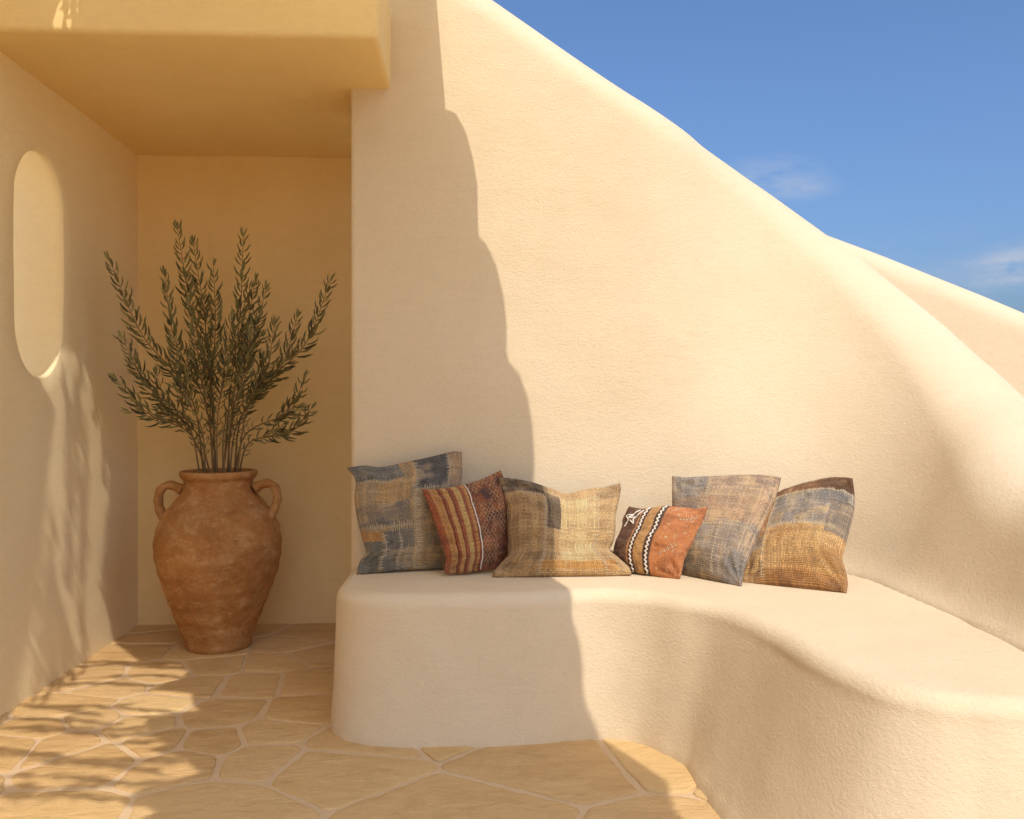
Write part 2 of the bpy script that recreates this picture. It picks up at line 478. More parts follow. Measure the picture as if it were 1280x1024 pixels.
# ------------------------------------------------------------------ porch: side wall with the oval opening, back wall, roof
LX = -1.646; BY = 4.49; CEIL = 2.352
porch = thing('porch', 'shaded stucco porch alcove with an oval wall opening, sheltering the tall urn', 'porch', (LX, BY, 0))
def make_side_wall():
    y0, y1, z0, z1 = 1.55, BY + .3, -.01, CEIL + .26; th = .29
    yc = 0.5 * (on_x(18, LX)[0] + on_x(80, LX)[0]); hw = 0.5 * abs(on_x(18, LX)[0] - on_x(80, LX)[0])
    dmid = on_x(49, LX)[1]; zt = EYE + (CY - 190) / FPX * dmid; zb = EYE + (CY - 471) / FPX * dmid
    zc = (zt + zb) / 2; hh = (zt - zb) / 2
    n = 128; hole = []
    for k in range(n):
        a = 2 * math.pi * k / n; c, s = math.cos(a), math.sin(a)
        yy = hw * math.copysign(abs(c) ** .95, c)
        zz = math.copysign(hh - hw * 1.25, s) * min(1, abs(s) * 3.0) + hw * 1.25 * s
        hole.append((yc + yy, zc + zz))
    outer = []
    for (y, z) in hole:
        dy, dz = y - yc, z - zc; dz *= .8; t = 1e9
        if dy > 1e-9: t = min(t, (y1 - yc) / dy)
        if dy < -1e-9: t = min(t, (y0 - yc) / dy)
        if dz > 1e-9: t = min(t, (z1 - zc) / dz)
        if dz < -1e-9: t = min(t, (z0 - zc) / dz)
        outer.append((yc + dy * t, zc + dz * t))
    for cy_, cz_ in ((y0, z0), (y0, z1), (y1, z0), (y1, z1)):
        k = min(range(n), key=lambda i: (outer[i][0] - cy_) ** 2 + (outer[i][1] - cz_) ** 2); outer[k] = (cy_, cz_)
    def loop(f, X): return [(X, h[0] + (o[0] - h[0]) * f, h[1] + (o[1] - h[1]) * f) for h, o in zip(hole, outer)]
    def grow(d, X): return [(X, h[0] + (h[0] - yc) / hw * d * .9, h[1] + math.copysign(min(1, abs(h[1] - zc) / hh), h[1] - zc) * d) for h in hole]
    verts, faces = [], []
    def add(l):
        b = len(verts)
        for p in l: verts.append((p[0] + wob(p, .004, 2.6, 31), p[1], p[2]))
        return b
    def skin(loops):
        idx = [add(l) for l in loops]
        for a, b in zip(idx[:-1], idx[1:]):
            for k in range(n):
                k2 = (k + 1) % n; faces.append((a + k, b + k, b + k2, a + k2))
    blends = [loop(f, LX) for f in (1, .85, .7, .55, .42, .3, .2, .12, .06)]
    skin(blends + [grow(.012, LX), grow(.005, LX - .003)])
    skin([grow(.155, LX - th + .003)] + [loop(f, LX - th) for f in (.5, .7, 1)])
    skin([loop(1, LX - th), loop(1, LX)])
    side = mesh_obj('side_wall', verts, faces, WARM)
    verts, faces = [], []
    skin([grow(.005, LX - .003), grow(.001, LX - .010), grow(0, LX - .02)] + [grow(.14 * k / 10, LX - .02 - (th - .04) * k / 10) for k in range(1, 11)] + [grow(.146, LX - th + .010), grow(.155, LX - th + .003)])
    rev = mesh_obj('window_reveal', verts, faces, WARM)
    adopt(side, porch); adopt(rev, porch); rev.location = (0, 0, 0); rev.parent = side
def on_x(px, X):
    k = (px - CX) / FPX
    d = X / (FWD.x + RGT.x * k)
    return d * (FWD.y + RGT.y * k), d
make_side_wall()

def soft_box(name, x0, x1, y0, y1, z0, z1, mat, bev=.015, seg=3, cuts=14, amp=.004, seed=0):
    bm = bmesh.new(); bmesh.ops.create_cube(bm, size=1)
    for v in bm.verts: v.co = Vector(((x0 + x1) / 2 + v.co.x * (x1 - x0), (y0 + y1) / 2 + v.co.y * (y1 - y0), (z0 + z1) / 2 + v.co.z * (z1 - z0)))
    bmesh.ops.bevel(bm, geom=bm.edges[:], offset=bev, segments=seg, affect='EDGES', profile=.5)
    long_e = [e for e in bm.edges if e.calc_length() > .3]
    bmesh.ops.subdivide_edges(bm, edges=long_e, cuts=cuts, use_grid_fill=True)
    bm.normal_update()
    for v in bm.verts: v.co += v.normal * wob(v.co, amp, 2.4, seed)
    me = bpy.data.meshes.new(name); bm.to_mesh(me); bm.free()
    me.polygons.foreach_set('use_smooth', [True] * len(me.polygons))
    return link(name, me, None, mat)
RX = on_y(488, 107, WALL_Y).x; ROOF_Y = 3.02
adopt(soft_box('back_wall', LX - .1, -.46 + .3, BY, BY + .3, -.01, CEIL + .25, SHADE_TINT, seed=4), porch)
adopt(soft_box('roof', LX - .30, RX, ROOF_Y, BY + .32, CEIL, CEIL + .3, SHADE_TINT, .02, seed=9), porch)

# ------------------------------------------------------------------ terracotta urn
def make_urn():
    dC = 4.02; cpt = at(273.5, 806, dC); base = Vector((cpt.x, cpt.y, 0))
    urn = thing('urn', 'tall terracotta urn with two ear handles standing on the flagstones of the alcove', 'urn', base)
    M = Mat('terracotta')
    co = M.coords((1, 1, 1)); cw_ = M.coords((1, 1, 1.5))
    c = M.mix(M.ramp(M.noise(4.5, 7, .68, co, .15), [(.32, 0.0), (.68, 1.0)]), (.31, .130, .036), (.46, .215, .065))
    c = M.mix(M.ramp(M.noise(7, 7, .7, M.coords((1.1, 1.1, 1.4)), .25), [(.50, 0.0), (.68, .65)]), c, (.56, .35, .15))
    c = M.mix(M.ramp(M.noise(26, 6, .75, cw_, .4), [(.54, 0.0), (.72, .55)]), c, (.66, .45, .21))
    c = M.mix(M.ramp(M.noise(12, 8, .78, cw_, .2), [(.52, 0.0), (.70, .7)]), c, (.20, .085, .022))
    c = M.mix(M.ramp(M.noise(80, 4, .7), [(.58, 0.0), (.75, .5)]), c, (.24, .11, .045))
    M.color(c); M.rough(.82, .2)
    n1 = M.bump(M.noise(14, 5, .6, cw_, .4), .008)
    M.bump(M.noise(120, 4, .7), .0025, 1, n1)
    k = dC / FPX
    prof_px = [(806, 40), (802, 41.5), (797, 42.3), (789, 45.5), (771, 52.5), (745, 63), (718, 73), (700, 78), (685, 80), (670, 79.8), (655, 76.5), (640, 69.5), (628, 60), (618, 50.5), (610, 45), (603, 43.2), (598, 43.5), (595.5, 46), (593, 48.3), (589, 49.2), (586.5, 48.5)]
    prof = [Vector((hw * k, 0, EYE - (py - CY) * k)) for py, hw in prof_px]
    z0 = prof[0].z
    prof = catmull(prof, 150)
    rim = prof[-1]
    for r_, dz in ((-.008, .0018), (-.016, -.001), (-.022, -.010), (-.028, -.03), (-.03, -.09)): prof.append(Vector((rim.x + r_, 0, rim.z + dz)))
    verts, faces = [], []; n = 112
    for j, p in enumerate(prof):
        for i in range(n):
            a = 2 * math.pi * i / n
            r = p.x * .948; z = p.z - z0
            r += .0035 * mnoise.noise(Vector((math.cos(a) * 1.2, math.sin(a) * 1.2, z * 5))) + .0016 * math.sin(z * 95 + .6 * math.sin(a)) * (1 if j < 140 else .2)
            r += .0012 * mnoise.noise(Vector((math.cos(a) * 5, math.sin(a) * 5, z * 22)))
            verts.append((r * math.cos(a), r * math.sin(a), z))
    for j in range(len(prof) - 1):
        for i in range(n):
            i2 = (i + 1) % n; faces.append((j * n + i, j * n + i2, (j + 1) * n + i2, (j + 1) * n + i))
    faces.append(tuple(range(n))[::-1])
    mesh_obj('body', verts, faces, M.m, urn)
    for pts in ([(231, 611), (222, 606.5), (213, 604), (204.5, 609), (200.5, 620), (201, 632), (207, 643), (214, 650)],
                [(317, 609), (326, 604), (336, 602.5), (344.5, 609), (346.5, 620), (343, 632), (338, 643), (333, 650)]):
        path = []
        for px, py in pts:
            path.append(Vector(((px - 273.5) * k, -.01 , EYE - (py - CY) * k - z0)))
        path = catmull(path, 40)
        for i, p in enumerate(path): p.y += .006 * math.sin(i * .3)
        v, f = [], []
        rad = [.0195 + .006 * abs(2 * i / 39 - 1) ** 3 + .0012 * math.sin(i * .9) for i in range(40)]
        tube(v, f, path, rad, 16, 1.25)
        mesh_obj('handle', v, f, M.m, urn)
    S = Mat('potting_soil'); S.color(S.mix(S.noise(30, 5), (.05, .03, .015), (.12, .075, .04))); S.rough(.95, .1); S.bump(S.noise(60, 5), .02)
    rs = rim.x - .027; zs = rim.z - z0 - .035; v = [(0, 0, zs + .012)]; f = []
    for q in (.35, .7, 1.0):
        for i in range(48):
            a = 2 * math.pi * i / 48; v.append((rs * q * math.cos(a), rs * q * math.sin(a), zs + .012 * (1 - q) + .006 * mnoise.noise(Vector((q * 9 * math.cos(a), q * 9 * math.sin(a), 0)))))
    for i in range(48): f.append((0, 1 + i, 1 + (i + 1) % 48))
    for q in range(2):
        for i in range(48): f.append((1 + q * 48 + i, 1 + (q + 1) * 48 + i, 1 + (q + 1) * 48 + (i + 1) % 48, 1 + q * 48 + (i + 1) % 48))
    mesh_obj('soil', v, f, S.m, urn)
    return base, zs, rs, dC
URN_BASE, SOIL_Z, SOIL_R, URN_D = make_urn()

# ------------------------------------------------------------------ leaves
def add_leaf(V, F, C, p, d, up, L, W, tone, curl=.15):
    """lanceolate folded leaf from p along d; up = side its face looks to"""
    d = d.normalized(); s = d.cross(up)
    if s.length < 1e-4: s = d.cross(Vector((1, 0, 0)))
    s.normalize(); u = s.cross(d)
    b = len(V)
    pts = [(0, 0, 0), (.22, .62, .03), (.22, -.62, .03), (.22, 0, 0), (.5, 1, .02), (.5, -1, .02), (.5, 0, -.015), (.78, .66, -.03), (.78, -.66, -.03), (.78, 0, -.06), (1, 0, -curl)]
    for a, w, z in pts:
        V.append(p + d * (a * L) + s * (w * W * .5) + u * ((z + abs(w) * .06 - curl * a * a * .5) * L)); C.append(tone)
    for f in ((0, 3, 1), (0, 2, 3), (1, 3, 6, 4), (3, 2, 5, 6), (4, 6, 9, 7), (6, 5, 8, 9), (7, 9, 10), (9, 8, 10)):
        F.append(tuple(b + i for i in f))

def set_tone(o, C):
    ca = o.data.color_attributes.new('tone', 'FLOAT_COLOR', 'POINT')
    ca.data.foreach_set('color', np.array([(c, c, c, 1) for c in C], dtype=np.float32).ravel())

def leaf_material(name, dark, mid, pale):
    M = Mat(name); a = M.n.new('ShaderNodeAttribute'); a.attribute_name = 'tone'
    c = M.ramp(a.outputs['Fac'], [(0, dark), (.6, mid), (1, pale)])
    geo = M.n.new('ShaderNodeNewGeometry')
    c = M.mix(M.math('MULTIPLY', geo.outputs['Backfacing'], .45), c, tuple(min(1, x * 1.5 + .02) for x in mid))
    M.color(c); M.rough(.5, .35)
    return M.m

def make_shrub():
    rnd = random.Random(5)
    root = thing('olive_shrub', 'leafy olive-green shrub of many upright stems growing out of the terracotta urn', 'plant', URN_BASE + Vector((0, 0, SOIL_Z)))
    LM = leaf_material('olive_leaf', (.065, .058, .018), (.18, .152, .050), (.42, .335, .12))
    B = Mat('twig_bark'); B.color(B.mix(B.noise(30, 4), (.16, .095, .04), (.28, .18, .085))); B.rough(.8, .2)
    # photo pixel of each tip, how far it leans towards the viewer, where the leaves begin
    tips = [(138, 328, -.36, .30), (222, 287, -.05, .34), (242, 306, .02, .36), (206, 346, -.10, .32), (267, 334, .04, .36), (304, 298, -.05, .36),
            (319, 352, .06, .36), (332, 364, -.12, .36), (412, 354, -.15, .40), (371, 398, -.05, .38), (343, 408, -.18, .42), (380, 474, -.22, .42),
            (388, 512, -.1, .40), (154, 426, -.28, .34), (147, 476, -.34, .36), (236, 384, -.2, .38), (290, 400, -.22, .40),
            (312, 420, -.25, .42), (216, 430, -.25, .40), (196, 470, -.1, .40), (330, 455, .0, .42)]
    for ti, (px, py, dy, l0) in enumerate(tips):
        tip = at(px, py, URN_D + dy)
        tip.y = min(tip.y, BY - .06); tip.x = max(tip.x, LX + .07)
        side = (px - 270) / 130
        b0 = URN_BASE + Vector((SOIL_R * (.50 * side + rnd.uniform(-.12, .12)), SOIL_R * rnd.uniform(-.4, .35), SOIL_Z))
        H = tip.z - b0.z
        m1 = b0.lerp(tip, .33) + Vector((-side * .05, 0, .045 * abs(side) + .02)); m1 += Vector((rnd.uniform(-.02, .02), rnd.uniform(-.02, .02), 0))
        m2 = b0.lerp(tip, .7) + Vector((rnd.uniform(-.02, .02) + side * .01, rnd.uniform(-.02, .02), -.01 * abs(side)))
        path = catmull([b0, m1, m2, tip], 60)
        Ltot = sum((a - b).length for a, b in zip(path[:-1], path[1:]))
        V, F = [], []
        tube(V, F, path, [.0044 - .0034 * i / 59 for i in range(60)], 6)
        LV, LF, LC = [], [], []
        def leafy(path, start, Lmax, dens=1.0):
            Lt = sum((a - b).length for a, b in zip(path[:-1], path[1:])); nn = len(path) - 1
            s = start * .5 * Lt; k = 0; turn = rnd.uniform(0, 3.1)
            while s < Lt:
                f = s / Lt; i = min(int(f * nn), nn - 1); p = path[i].lerp(path[i + 1], f * nn - i); t = (path[i + 1] - path[i]).normalized()
                a = t.cross(Vector((0, 1, .2))).normalized(); b = a.cross(t)
                turn += 1.25 + rnd.uniform(-.4, .4)
                grow = min(1, max(.5, .66 + (f - start) * 1.4)) * (1 - .38 * max(0, (f - .72) / .28))
                for sg in (0, math.pi):
                    if rnd.random() > dens * min(1, .45 + max(0, f - .1) * 1.6): continue
                    th = turn + sg + rnd.uniform(-.35, .35)
                    # leaves spread mostly left and right of the stem
                    o = a * math.cos(th) * 1.2 + b * math.sin(th) * .6; o.normalize()
                    an = R(rnd.uniform(34, 58)) * (1.2 - .40 * f)
                    d = t * math.cos(an) + o * math.sin(an)
                    add_leaf(LV, LF, LC, p, d, (t * math.sin(an) - o * math.cos(an)) * -1 + Vector((0, -.35, .25)) * rnd.random(), Lmax * grow * rnd.uniform(.8, 1.15), Lmax * grow * rnd.uniform(.19, .27), min(1, max(0, rnd.gauss(.42, .26))), rnd.uniform(.02, .2))
                s += rnd.uniform(.019, .028) * (1.0 if f > .5 else 1.15); k += 1
            # tuft at the tip
            t = (path[-1] - path[-3]).normalized()
            for q in range(4):
                o = Vector((rnd.uniform(-1, 1), rnd.uniform(-1, 1), rnd.uniform(-.3, .6)))
                add_leaf(LV, LF, LC, path[-1], t + o * .32, Vector((0, -1, .3)), Lmax * .62 * rnd.uniform(.8, 1.2), Lmax * .12, min(1, max(0, rnd.gauss(.6, .2))), .05)
        leafy(path, l0, .076, .95)
        # short side shoots
        for q in range(rnd.choice((1, 2, 2))):
            i = rnd.randint(20, 40); p = path[i]; t = (path[i + 1] - path[i]).normalized()
            o = Vector((rnd.uniform(-1, 1), rnd.uniform(-.8, .3), rnd.uniform(-.1, .4)))
            e = p + (t + o * .5).normalized() * rnd.uniform(.10, .2) * min(1, Ltot / .6)
            e.x = max(e.x, LX + .06); e.y = min(e.y, BY - .06)
            sp = catmull([p, p.lerp(e, .5) + t * .015, e], 14)
            tube(V, F, sp, [.0024 - .0014 * j / 13 for j in range(14)], 5)
            leafy(sp, .15, .062, .9)
        st = mesh_obj('stem', V, F, B.m); adopt(st, root)
        lv = mesh_obj('leaves', LV, LF, LM); set_tone(lv, LC)
        adopt(lv, root); lv.parent = st
make_shrub()

# ------------------------------------------------------------------ cushions
def vnoise(x, y, seed):
    """vectorised value noise 0..1"""
    xi, yi = np.floor(x).astype(np.int64), np.floor(y).astype(np.int64); fx, fy = x - xi, y - yi
    fx = fx * fx * (3 - 2 * fx); fy = fy * fy * (3 - 2 * fy)
    def h(a, b):
        n = (a * 374761393 + b * 668265263 + seed * 1442695041) & 0x7fffffff
        n = ((n ^ (n >> 13)) * 1274126177) & 0x7fffffff
        return ((n ^ (n >> 16)) & 0xffff) / 65535.0
    return (h(xi, yi) * (1 - fx) + h(xi + 1, yi) * fx) * (1 - fy) + (h(xi, yi + 1) * (1 - fx) + h(xi + 1, yi + 1) * fx) * fy
def fbm(x, y, seed, o=4):
    s = 0; a = .5; t = 0
    for k in range(o): s = s + a * vnoise(x * 2 ** k, y * 2 ** k, seed + k * 17); t += a; a *= .55
    return s / t
def lin(r, g, b):
    return np.array([((c / 255) / 12.92 if c / 255 <= .04045 else ((c / 255 + .055) / 1.055) ** 2.4) for c in (r, g, b)])
def sstep(a, b, x):
    t = np.clip((x - a) / (b - a), 0, 1); return t * t * (3 - 2 * t)

def weave(U, V, seed, nu=54, nv=54, amt=.48):
    rs = np.random.RandomState(seed)
    wu, wv = rs.rand(400), rs.rand(400)
    ju = U * nu + .35 * (vnoise(U * 5, V * 9, seed) - .5); jv = V * nv + .35 * (vnoise(U * 9, V * 5, seed + 3) - .5)
    iu, iv = np.floor(ju).astype(int) % 400, np.floor(jv).astype(int) % 400
    over = ((iu + iv) % 2).astype(float)
    pu = np.abs(np.sin(np.pi * ju)); pv = np.abs(np.sin(np.pi * jv))
    tone = over * (wu[iu] * .9 + .1) + (1 - over) * (wv[iv] * .9 + .1)
    ridge = over * pu + (1 - over) * pv
    return 1 - amt * .55 + amt * (tone - .5) * .9 + amt * .55 * (ridge - .4), wu[iu], wv[iv]

FABRIC = {}
def fabric_material():
    M = Mat('worn_woven_cotton')
    a = M.n.new('ShaderNodeAttribute'); a.attribute_name = 'dye'
    c = M.mix(M.ramp(M.noise(160, 4, .7), [(.3, .0), (.8, .35)]), a.outputs['Color'], (.10, .075, .05))
    M.color(c); M.rough(.95, .1)
    M.b.inputs['Sheen Weight'].default_value = .12
    n1 = M.bump(M.noise(30, 4, .6), .006)
    uv = M.coords((1, 1, 1), 'UV')
    w1 = M.n.new('ShaderNodeTexWave'); w1.inputs['Scale'].default_value = 22; w1.inputs['Distortion'].default_value = 1.2; w1.bands_direction = 'X'; M.l.new(uv, w1.inputs[0])
    w2 = M.n.new('ShaderNodeTexWave'); w2.inputs['Scale'].default_value = 22; w2.inputs['Distortion'].default_value = 1.2; w2.bands_direction = 'Y'; M.l.new(uv, w2.inputs[0])
    M.bump(M.math('MULTIPLY', w1.outputs['Fac'], w2.outputs['Fac']), .005, 1, n1)
    return M.m
FAB = fabric_material()
THREAD = Mat('cream_thread'); THREAD.color(THREAD.mix(THREAD.noise(60, 3), (.50, .38, .22), (.66, .53, .35))); THREAD.rough(.9, .1); THREAD = THREAD.m
BRAID = Mat('white_braid'); BRAID.color(BRAID.mix(BRAID.noise(80, 3), (.66, .56, .43), (.78, .70, .58))); BRAID.rough(.9, .1); BRAID = BRAID.m

def resample(pts, n):
    pts = catmull([Vector((p[0], p[1], 0)) for p in pts], n)
    return np.array([(p.x, p.y) for p in pts])

class Cushion:
    def __init__(self, name, label, top, right, bottom, left, D, paint, tf=.062, tb=.035, seed=1, n=190, pinch=.46):
        """edges are traced outlines, D = distances of the corners bl, br, tl, tr"""
        bl, br, tl, tr = D
        t, b = resample(top, n), resample(bottom, n); l, r = resample(left[::-1], n), resample(right[::-1], n)   # l, r run upward
        def lift(e, ds): return np.array([tuple(at(x, y, d)) for (x, y), d in zip(e, ds)])
        g = np.linspace(0, 1, n)
        T_, B_ = lift(t, tl + (tr - tl) * g), lift(b, bl + (br - bl) * g)
        L_, R_ = lift(l, bl + (tl - bl) * g), lift(r, br + (tr - br) * g)
        c00, c10, c01, c11 = (B_[0] + L_[0]) / 2, (B_[-1] + R_[0]) / 2, (T_[0] + L_[-1]) / 2, (T_[-1] + R_[-1]) / 2
        B_[0] = L_[0] = c00; B_[-1] = R_[0] = c10; T_[0] = L_[-1] = c01; T_[-1] = R_[-1] = c11
        # nothing hangs below the seat
        U, V = np.meshgrid(g, g)                         # rows = v
        u3, v3 = U[..., None], V[..., None]
        S = (1 - v3) * B_[None] + v3 * T_[None] + (1 - u3) * L_[:, None] + u3 * R_[:, None] \
            - ((1 - u3) * (1 - v3) * c00 + u3 * (1 - v3) * c10 + (1 - u3) * v3 * c01 + u3 * v3 * c11)
        nor = np.cross(c10 - c00 + c11 - c01, c01 - c00 + c11 - c10); nor /= np.linalg.norm(nor)
        if nor[1] > 0: nor = -nor
        a, c = np.abs(2 * U - 1), np.abs(2 * V - 1)
        f = np.clip((1 - a ** 1.9) * (1 - c ** 1.9), 0, 1) ** pinch
        rc = np.hypot(1 - a, 1 - c)
        f = f * (1 - .55 * np.exp(-((rc - .20) / .17) ** 2)) + .16 * np.exp(-(rc / .13) ** 2) * np.clip((1 - a) * (1 - c) * 160, 0, 1)
        edge = np.clip((1 - a) * (1 - c) * 14, 0, 1)
        wr = (fbm(U * 3.2, V * 3.2, seed) - .5) * .022 + (fbm(U * 8, V * 8, seed + 5) - .5) * .010
        rs = np.random.RandomState(seed)
        for cu, cv in ((0, 0), (1, 0), (0, 1), (1, 1)):  # creases running out of the corners
            du, dv = np.abs(U - cu), np.abs(V - cv); ang = np.arctan2(dv, du); rad = np.hypot(du, dv)
            wr = wr + .0045 * np.sin(ang * rs.uniform(9, 14) + rs.uniform(0, 6)) * np.exp(-((rad - .17) / .12) ** 2)
        wr = wr + .0025 * np.sin((V if rs.rand() < .5 else U) * rs.uniform(24, 34) + 5 * fbm(U * 2, V * 2, seed + 9)) * np.exp(-(np.minimum(np.minimum(U, 1 - U), np.minimum(V, 1 - V)) / .07) ** 2)
        Fp = S + nor * ((tf * 1.3 * f + wr * 1.25 * edge)[..., None])
        Bp = S - nor * ((tb * f)[..., None])
        low = SEAT - .001
        for A in (Fp, Bp): A[..., 2] = np.maximum(A[..., 2], low)
        self.F, self.n, self.nor = Fp, n, nor
        rgb = paint(U, V) * 1.72
        lum = rgb.mean(-1, keepdims=True); warm = lum * np.array([1.16, .98, .74])
        k = .15 + .72 * np.clip((rgb[..., 2:3] - .62 * rgb[..., 0:1]) / (lum + .01), 0, 1)
        rgb = np.clip((rgb * (1 - k) + warm * k) * np.array([1.04, .97, .84]), .004, .8)
        e = 1 - .15 * np.exp(-np.minimum(np.minimum(U, 1 - U), np.minimum(V, 1 - V)) / .012)   # darker seam line
        rgb = rgb * e[..., None]
        verts = np.concatenate([Fp.reshape(-1, 3), Bp[1:-1, 1:-1].reshape(-1, 3)])
        idxF = np.arange(n * n).reshape(n, n); idxB = idxF.copy(); idxB[1:-1, 1:-1] = n * n + np.arange((n - 2) ** 2).reshape(n - 2, n - 2)
        def quads(I, flip):
            q = np.stack([I[:-1, :-1], I[:-1, 1:], I[1:, 1:], I[1:, :-1]], -1).reshape(-1, 4)
            return q[:, ::-1] if flip else q
        q1 = quads(idxF, False)
        p = verts[q1[len(q1) // 2]]; fl = np.dot(np.cross(p[1] - p[0], p[3] - p[0]), nor) < 0
        faces = np.concatenate([quads(idxF, fl), quads(idxB, not fl)])
        origin = (c00 + c10) / 2; origin[2] = SEAT
        self.root = thing(name, label, 'cushion', origin, 'worn patchwork cushions along the bench'); self.o = Vector(origin)
        me = bpy.data.meshes.new('cover'); me.from_pydata((verts - origin).tolist(), [], faces.tolist()); me.update()
        me.polygons.foreach_set('use_smooth', [True] * len(me.polygons))
        col = np.ones((len(verts), 4), np.float32); col[:n * n, :3] = rgb.reshape(-1, 3)
        col[n * n:, :3] = np.median(rgb.reshape(-1, 3), 0) * .9
        ca = me.color_attributes.new('dye', 'FLOAT_COLOR', 'POINT'); ca.data.foreach_set('color', col.ravel())
        uvl = me.uv_layers.new(name='UVMap')
        allu = np.concatenate([np.stack([U, V], -1).reshape(-1, 2), np.stack([U, V], -1)[1:-1, 1:-1].reshape(-1, 2)])
        li = np.empty(len(me.loops), np.int32); me.loops.foreach_get('vertex_index', li); uvl.data.foreach_set('uv', allu[li].astype(np.float32).ravel())
        link('cover', me, self.root, FAB)
        self.rnd = random.Random(seed)
    def pt(self, u, v, h=0.0):
        u = min(max(u, 0), 1) * (self.n - 1); v = min(max(v, 0), 1) * (self.n - 1)
        i, j = min(int(v), self.n - 2), min(int(u), self.n - 2); a, b = v - i, u - j; F = self.F
        p = (F[i, j] * (1 - b) + F[i, j + 1] * b) * (1 - a) + (F[i + 1, j] * (1 - b) + F[i + 1, j + 1] * b) * a
        nn = np.cross(F[i, j + 1] - F[i, j], F[i + 1, j] - F[i, j]); nn /= (np.linalg.norm(nn) + 1e-12)
        if np.dot(nn, self.nor) < 0: nn = -nn
        return Vector(p + nn * h) - self.o
    def stitches(self, seams, name='stitched_seam', mat=None, w=.0011):
        """each seam: (u0,v0,u1,v1, spacing, length in uv)"""
        rnd = self.rnd
        for (u0, v0, u1, v1, sp, ln) in seams:
            V, F = [], []
            tube(V, F, [self.pt(u0 + (u1 - u0) * k / 30, v0 + (v1 - v0) * k / 30, .0006) for k in range(31)], .0008, 5, 1, Vector((0, -1, 0)))
            L = math.hypot(u1 - u0, v1 - v0); du, dv = (u1 - u0) / L, (v1 - v0) / L; s = 0
            while s < L:
                if rnd.random() < .93:
                    u, v = u0 + du * s + rnd.uniform(-.003, .003), v0 + dv * s + rnd.uniform(-.003, .003); l = ln * rnd.uniform(.6, 1.25)
                    sk = rnd.uniform(-.25, .25)
                    pth = [self.pt(u + (-dv + du * sk) * l * k, v + (du + dv * sk) * l * k, h) for k, h in ((-.55, .0), (-.2, .0016), (.2, .0016), (.55, .0))]
                    tube(V, F, pth, w, 5, 1, Vector((0, 0, 1)) if abs(dv) > .5 else Vector((1, 0, 0)))
                s += sp * rnd.uniform(.8, 1.25)
            mesh_obj(name, V, F, mat or THREAD, self.root)
    def cord(self, name, pts, r, mat, flat=1.0, steps=90):
        V, F = [], []
        path = [self.pt(p.x, p.y, r * .8) for p in linear_path([Vector((a, b, 0)) for a, b in pts], steps)]
        tube(V, F, path, r, 6, flat, Vector((0, -1, 0)))
        mesh_obj(name, V, F, mat, self.root)

def patchwork(base, patches, seed, cool=None, wear=.35):
    """patches: (u0,u1,v0,v1, colour, mottle colour, mottle amount)"""
    def paint(U, V):
        wu = U + .03 * (fbm(U * 4, V * 4, seed + 40) - .5) + .008 * (vnoise(U * 60, V * 60, seed + 41) - .5)
        wv = V + .03 * (fbm(U * 4, V * 4, seed + 42) - .5) + .008 * (vnoise(U * 60, V * 60, seed + 43) - .5)
        c0, c1, amt = base
        m = sstep(.38, .66, fbm(U * 5, V * 7, seed))[..., None] * amt
        rgb = c0 * (1 - m) + c1 * m
        for k, (u0, u1, v0, v1, a, b, am) in enumerate(patches):
            msk = (sstep(u0 - .006, u0 + .006, wu) * (1 - sstep(u1 - .006, u1 + .006, wu)) * sstep(v0 - .006, v0 + .006, wv) * (1 - sstep(v1 - .006, v1 + .006, wv)))[..., None]
            m = sstep(.36, .64, fbm(U * 7 + k, V * 9 + k * 3, seed + 50 + k))[..., None] * am
            rgb = rgb * (1 - msk) + (a * (1 - m) + b * m) * msk
        wv_, tu, tv = weave(U, V, seed)
        rgb = rgb * wv_[..., None]
        # pale threads where the pile has worn through
        pale = lin(196, 164, 116)
        wr = sstep(.48, .72, fbm(U * 6, V * 6, seed + 70)) * wear
        thr = np.maximum(sstep(.55, .9, tu), sstep(.55, .9, tv))
        k = (wr * (.35 + .65 * thr))[..., None]
        rgb = rgb * (1 - k) + pale * k
        dirt = sstep(.55, .8, fbm(U * 11, V * 11, seed + 80, 5))[..., None] * .4
        return rgb * (1 - dirt) + rgb * .45 * dirt
    return paint

NAVY, BLUE, SLATE, TAN, OCH, SAND, BROWN, DKBR, RUST, ORNG, GREY = (lin(66, 70, 80), lin(104, 108, 112), lin(118, 118, 114), lin(172, 138, 94), lin(178, 128, 66), lin(196, 164, 116), lin(122, 84, 46), lin(84, 58, 38), lin(150, 72, 36), lin(178, 96, 52), lin(150, 128, 104))

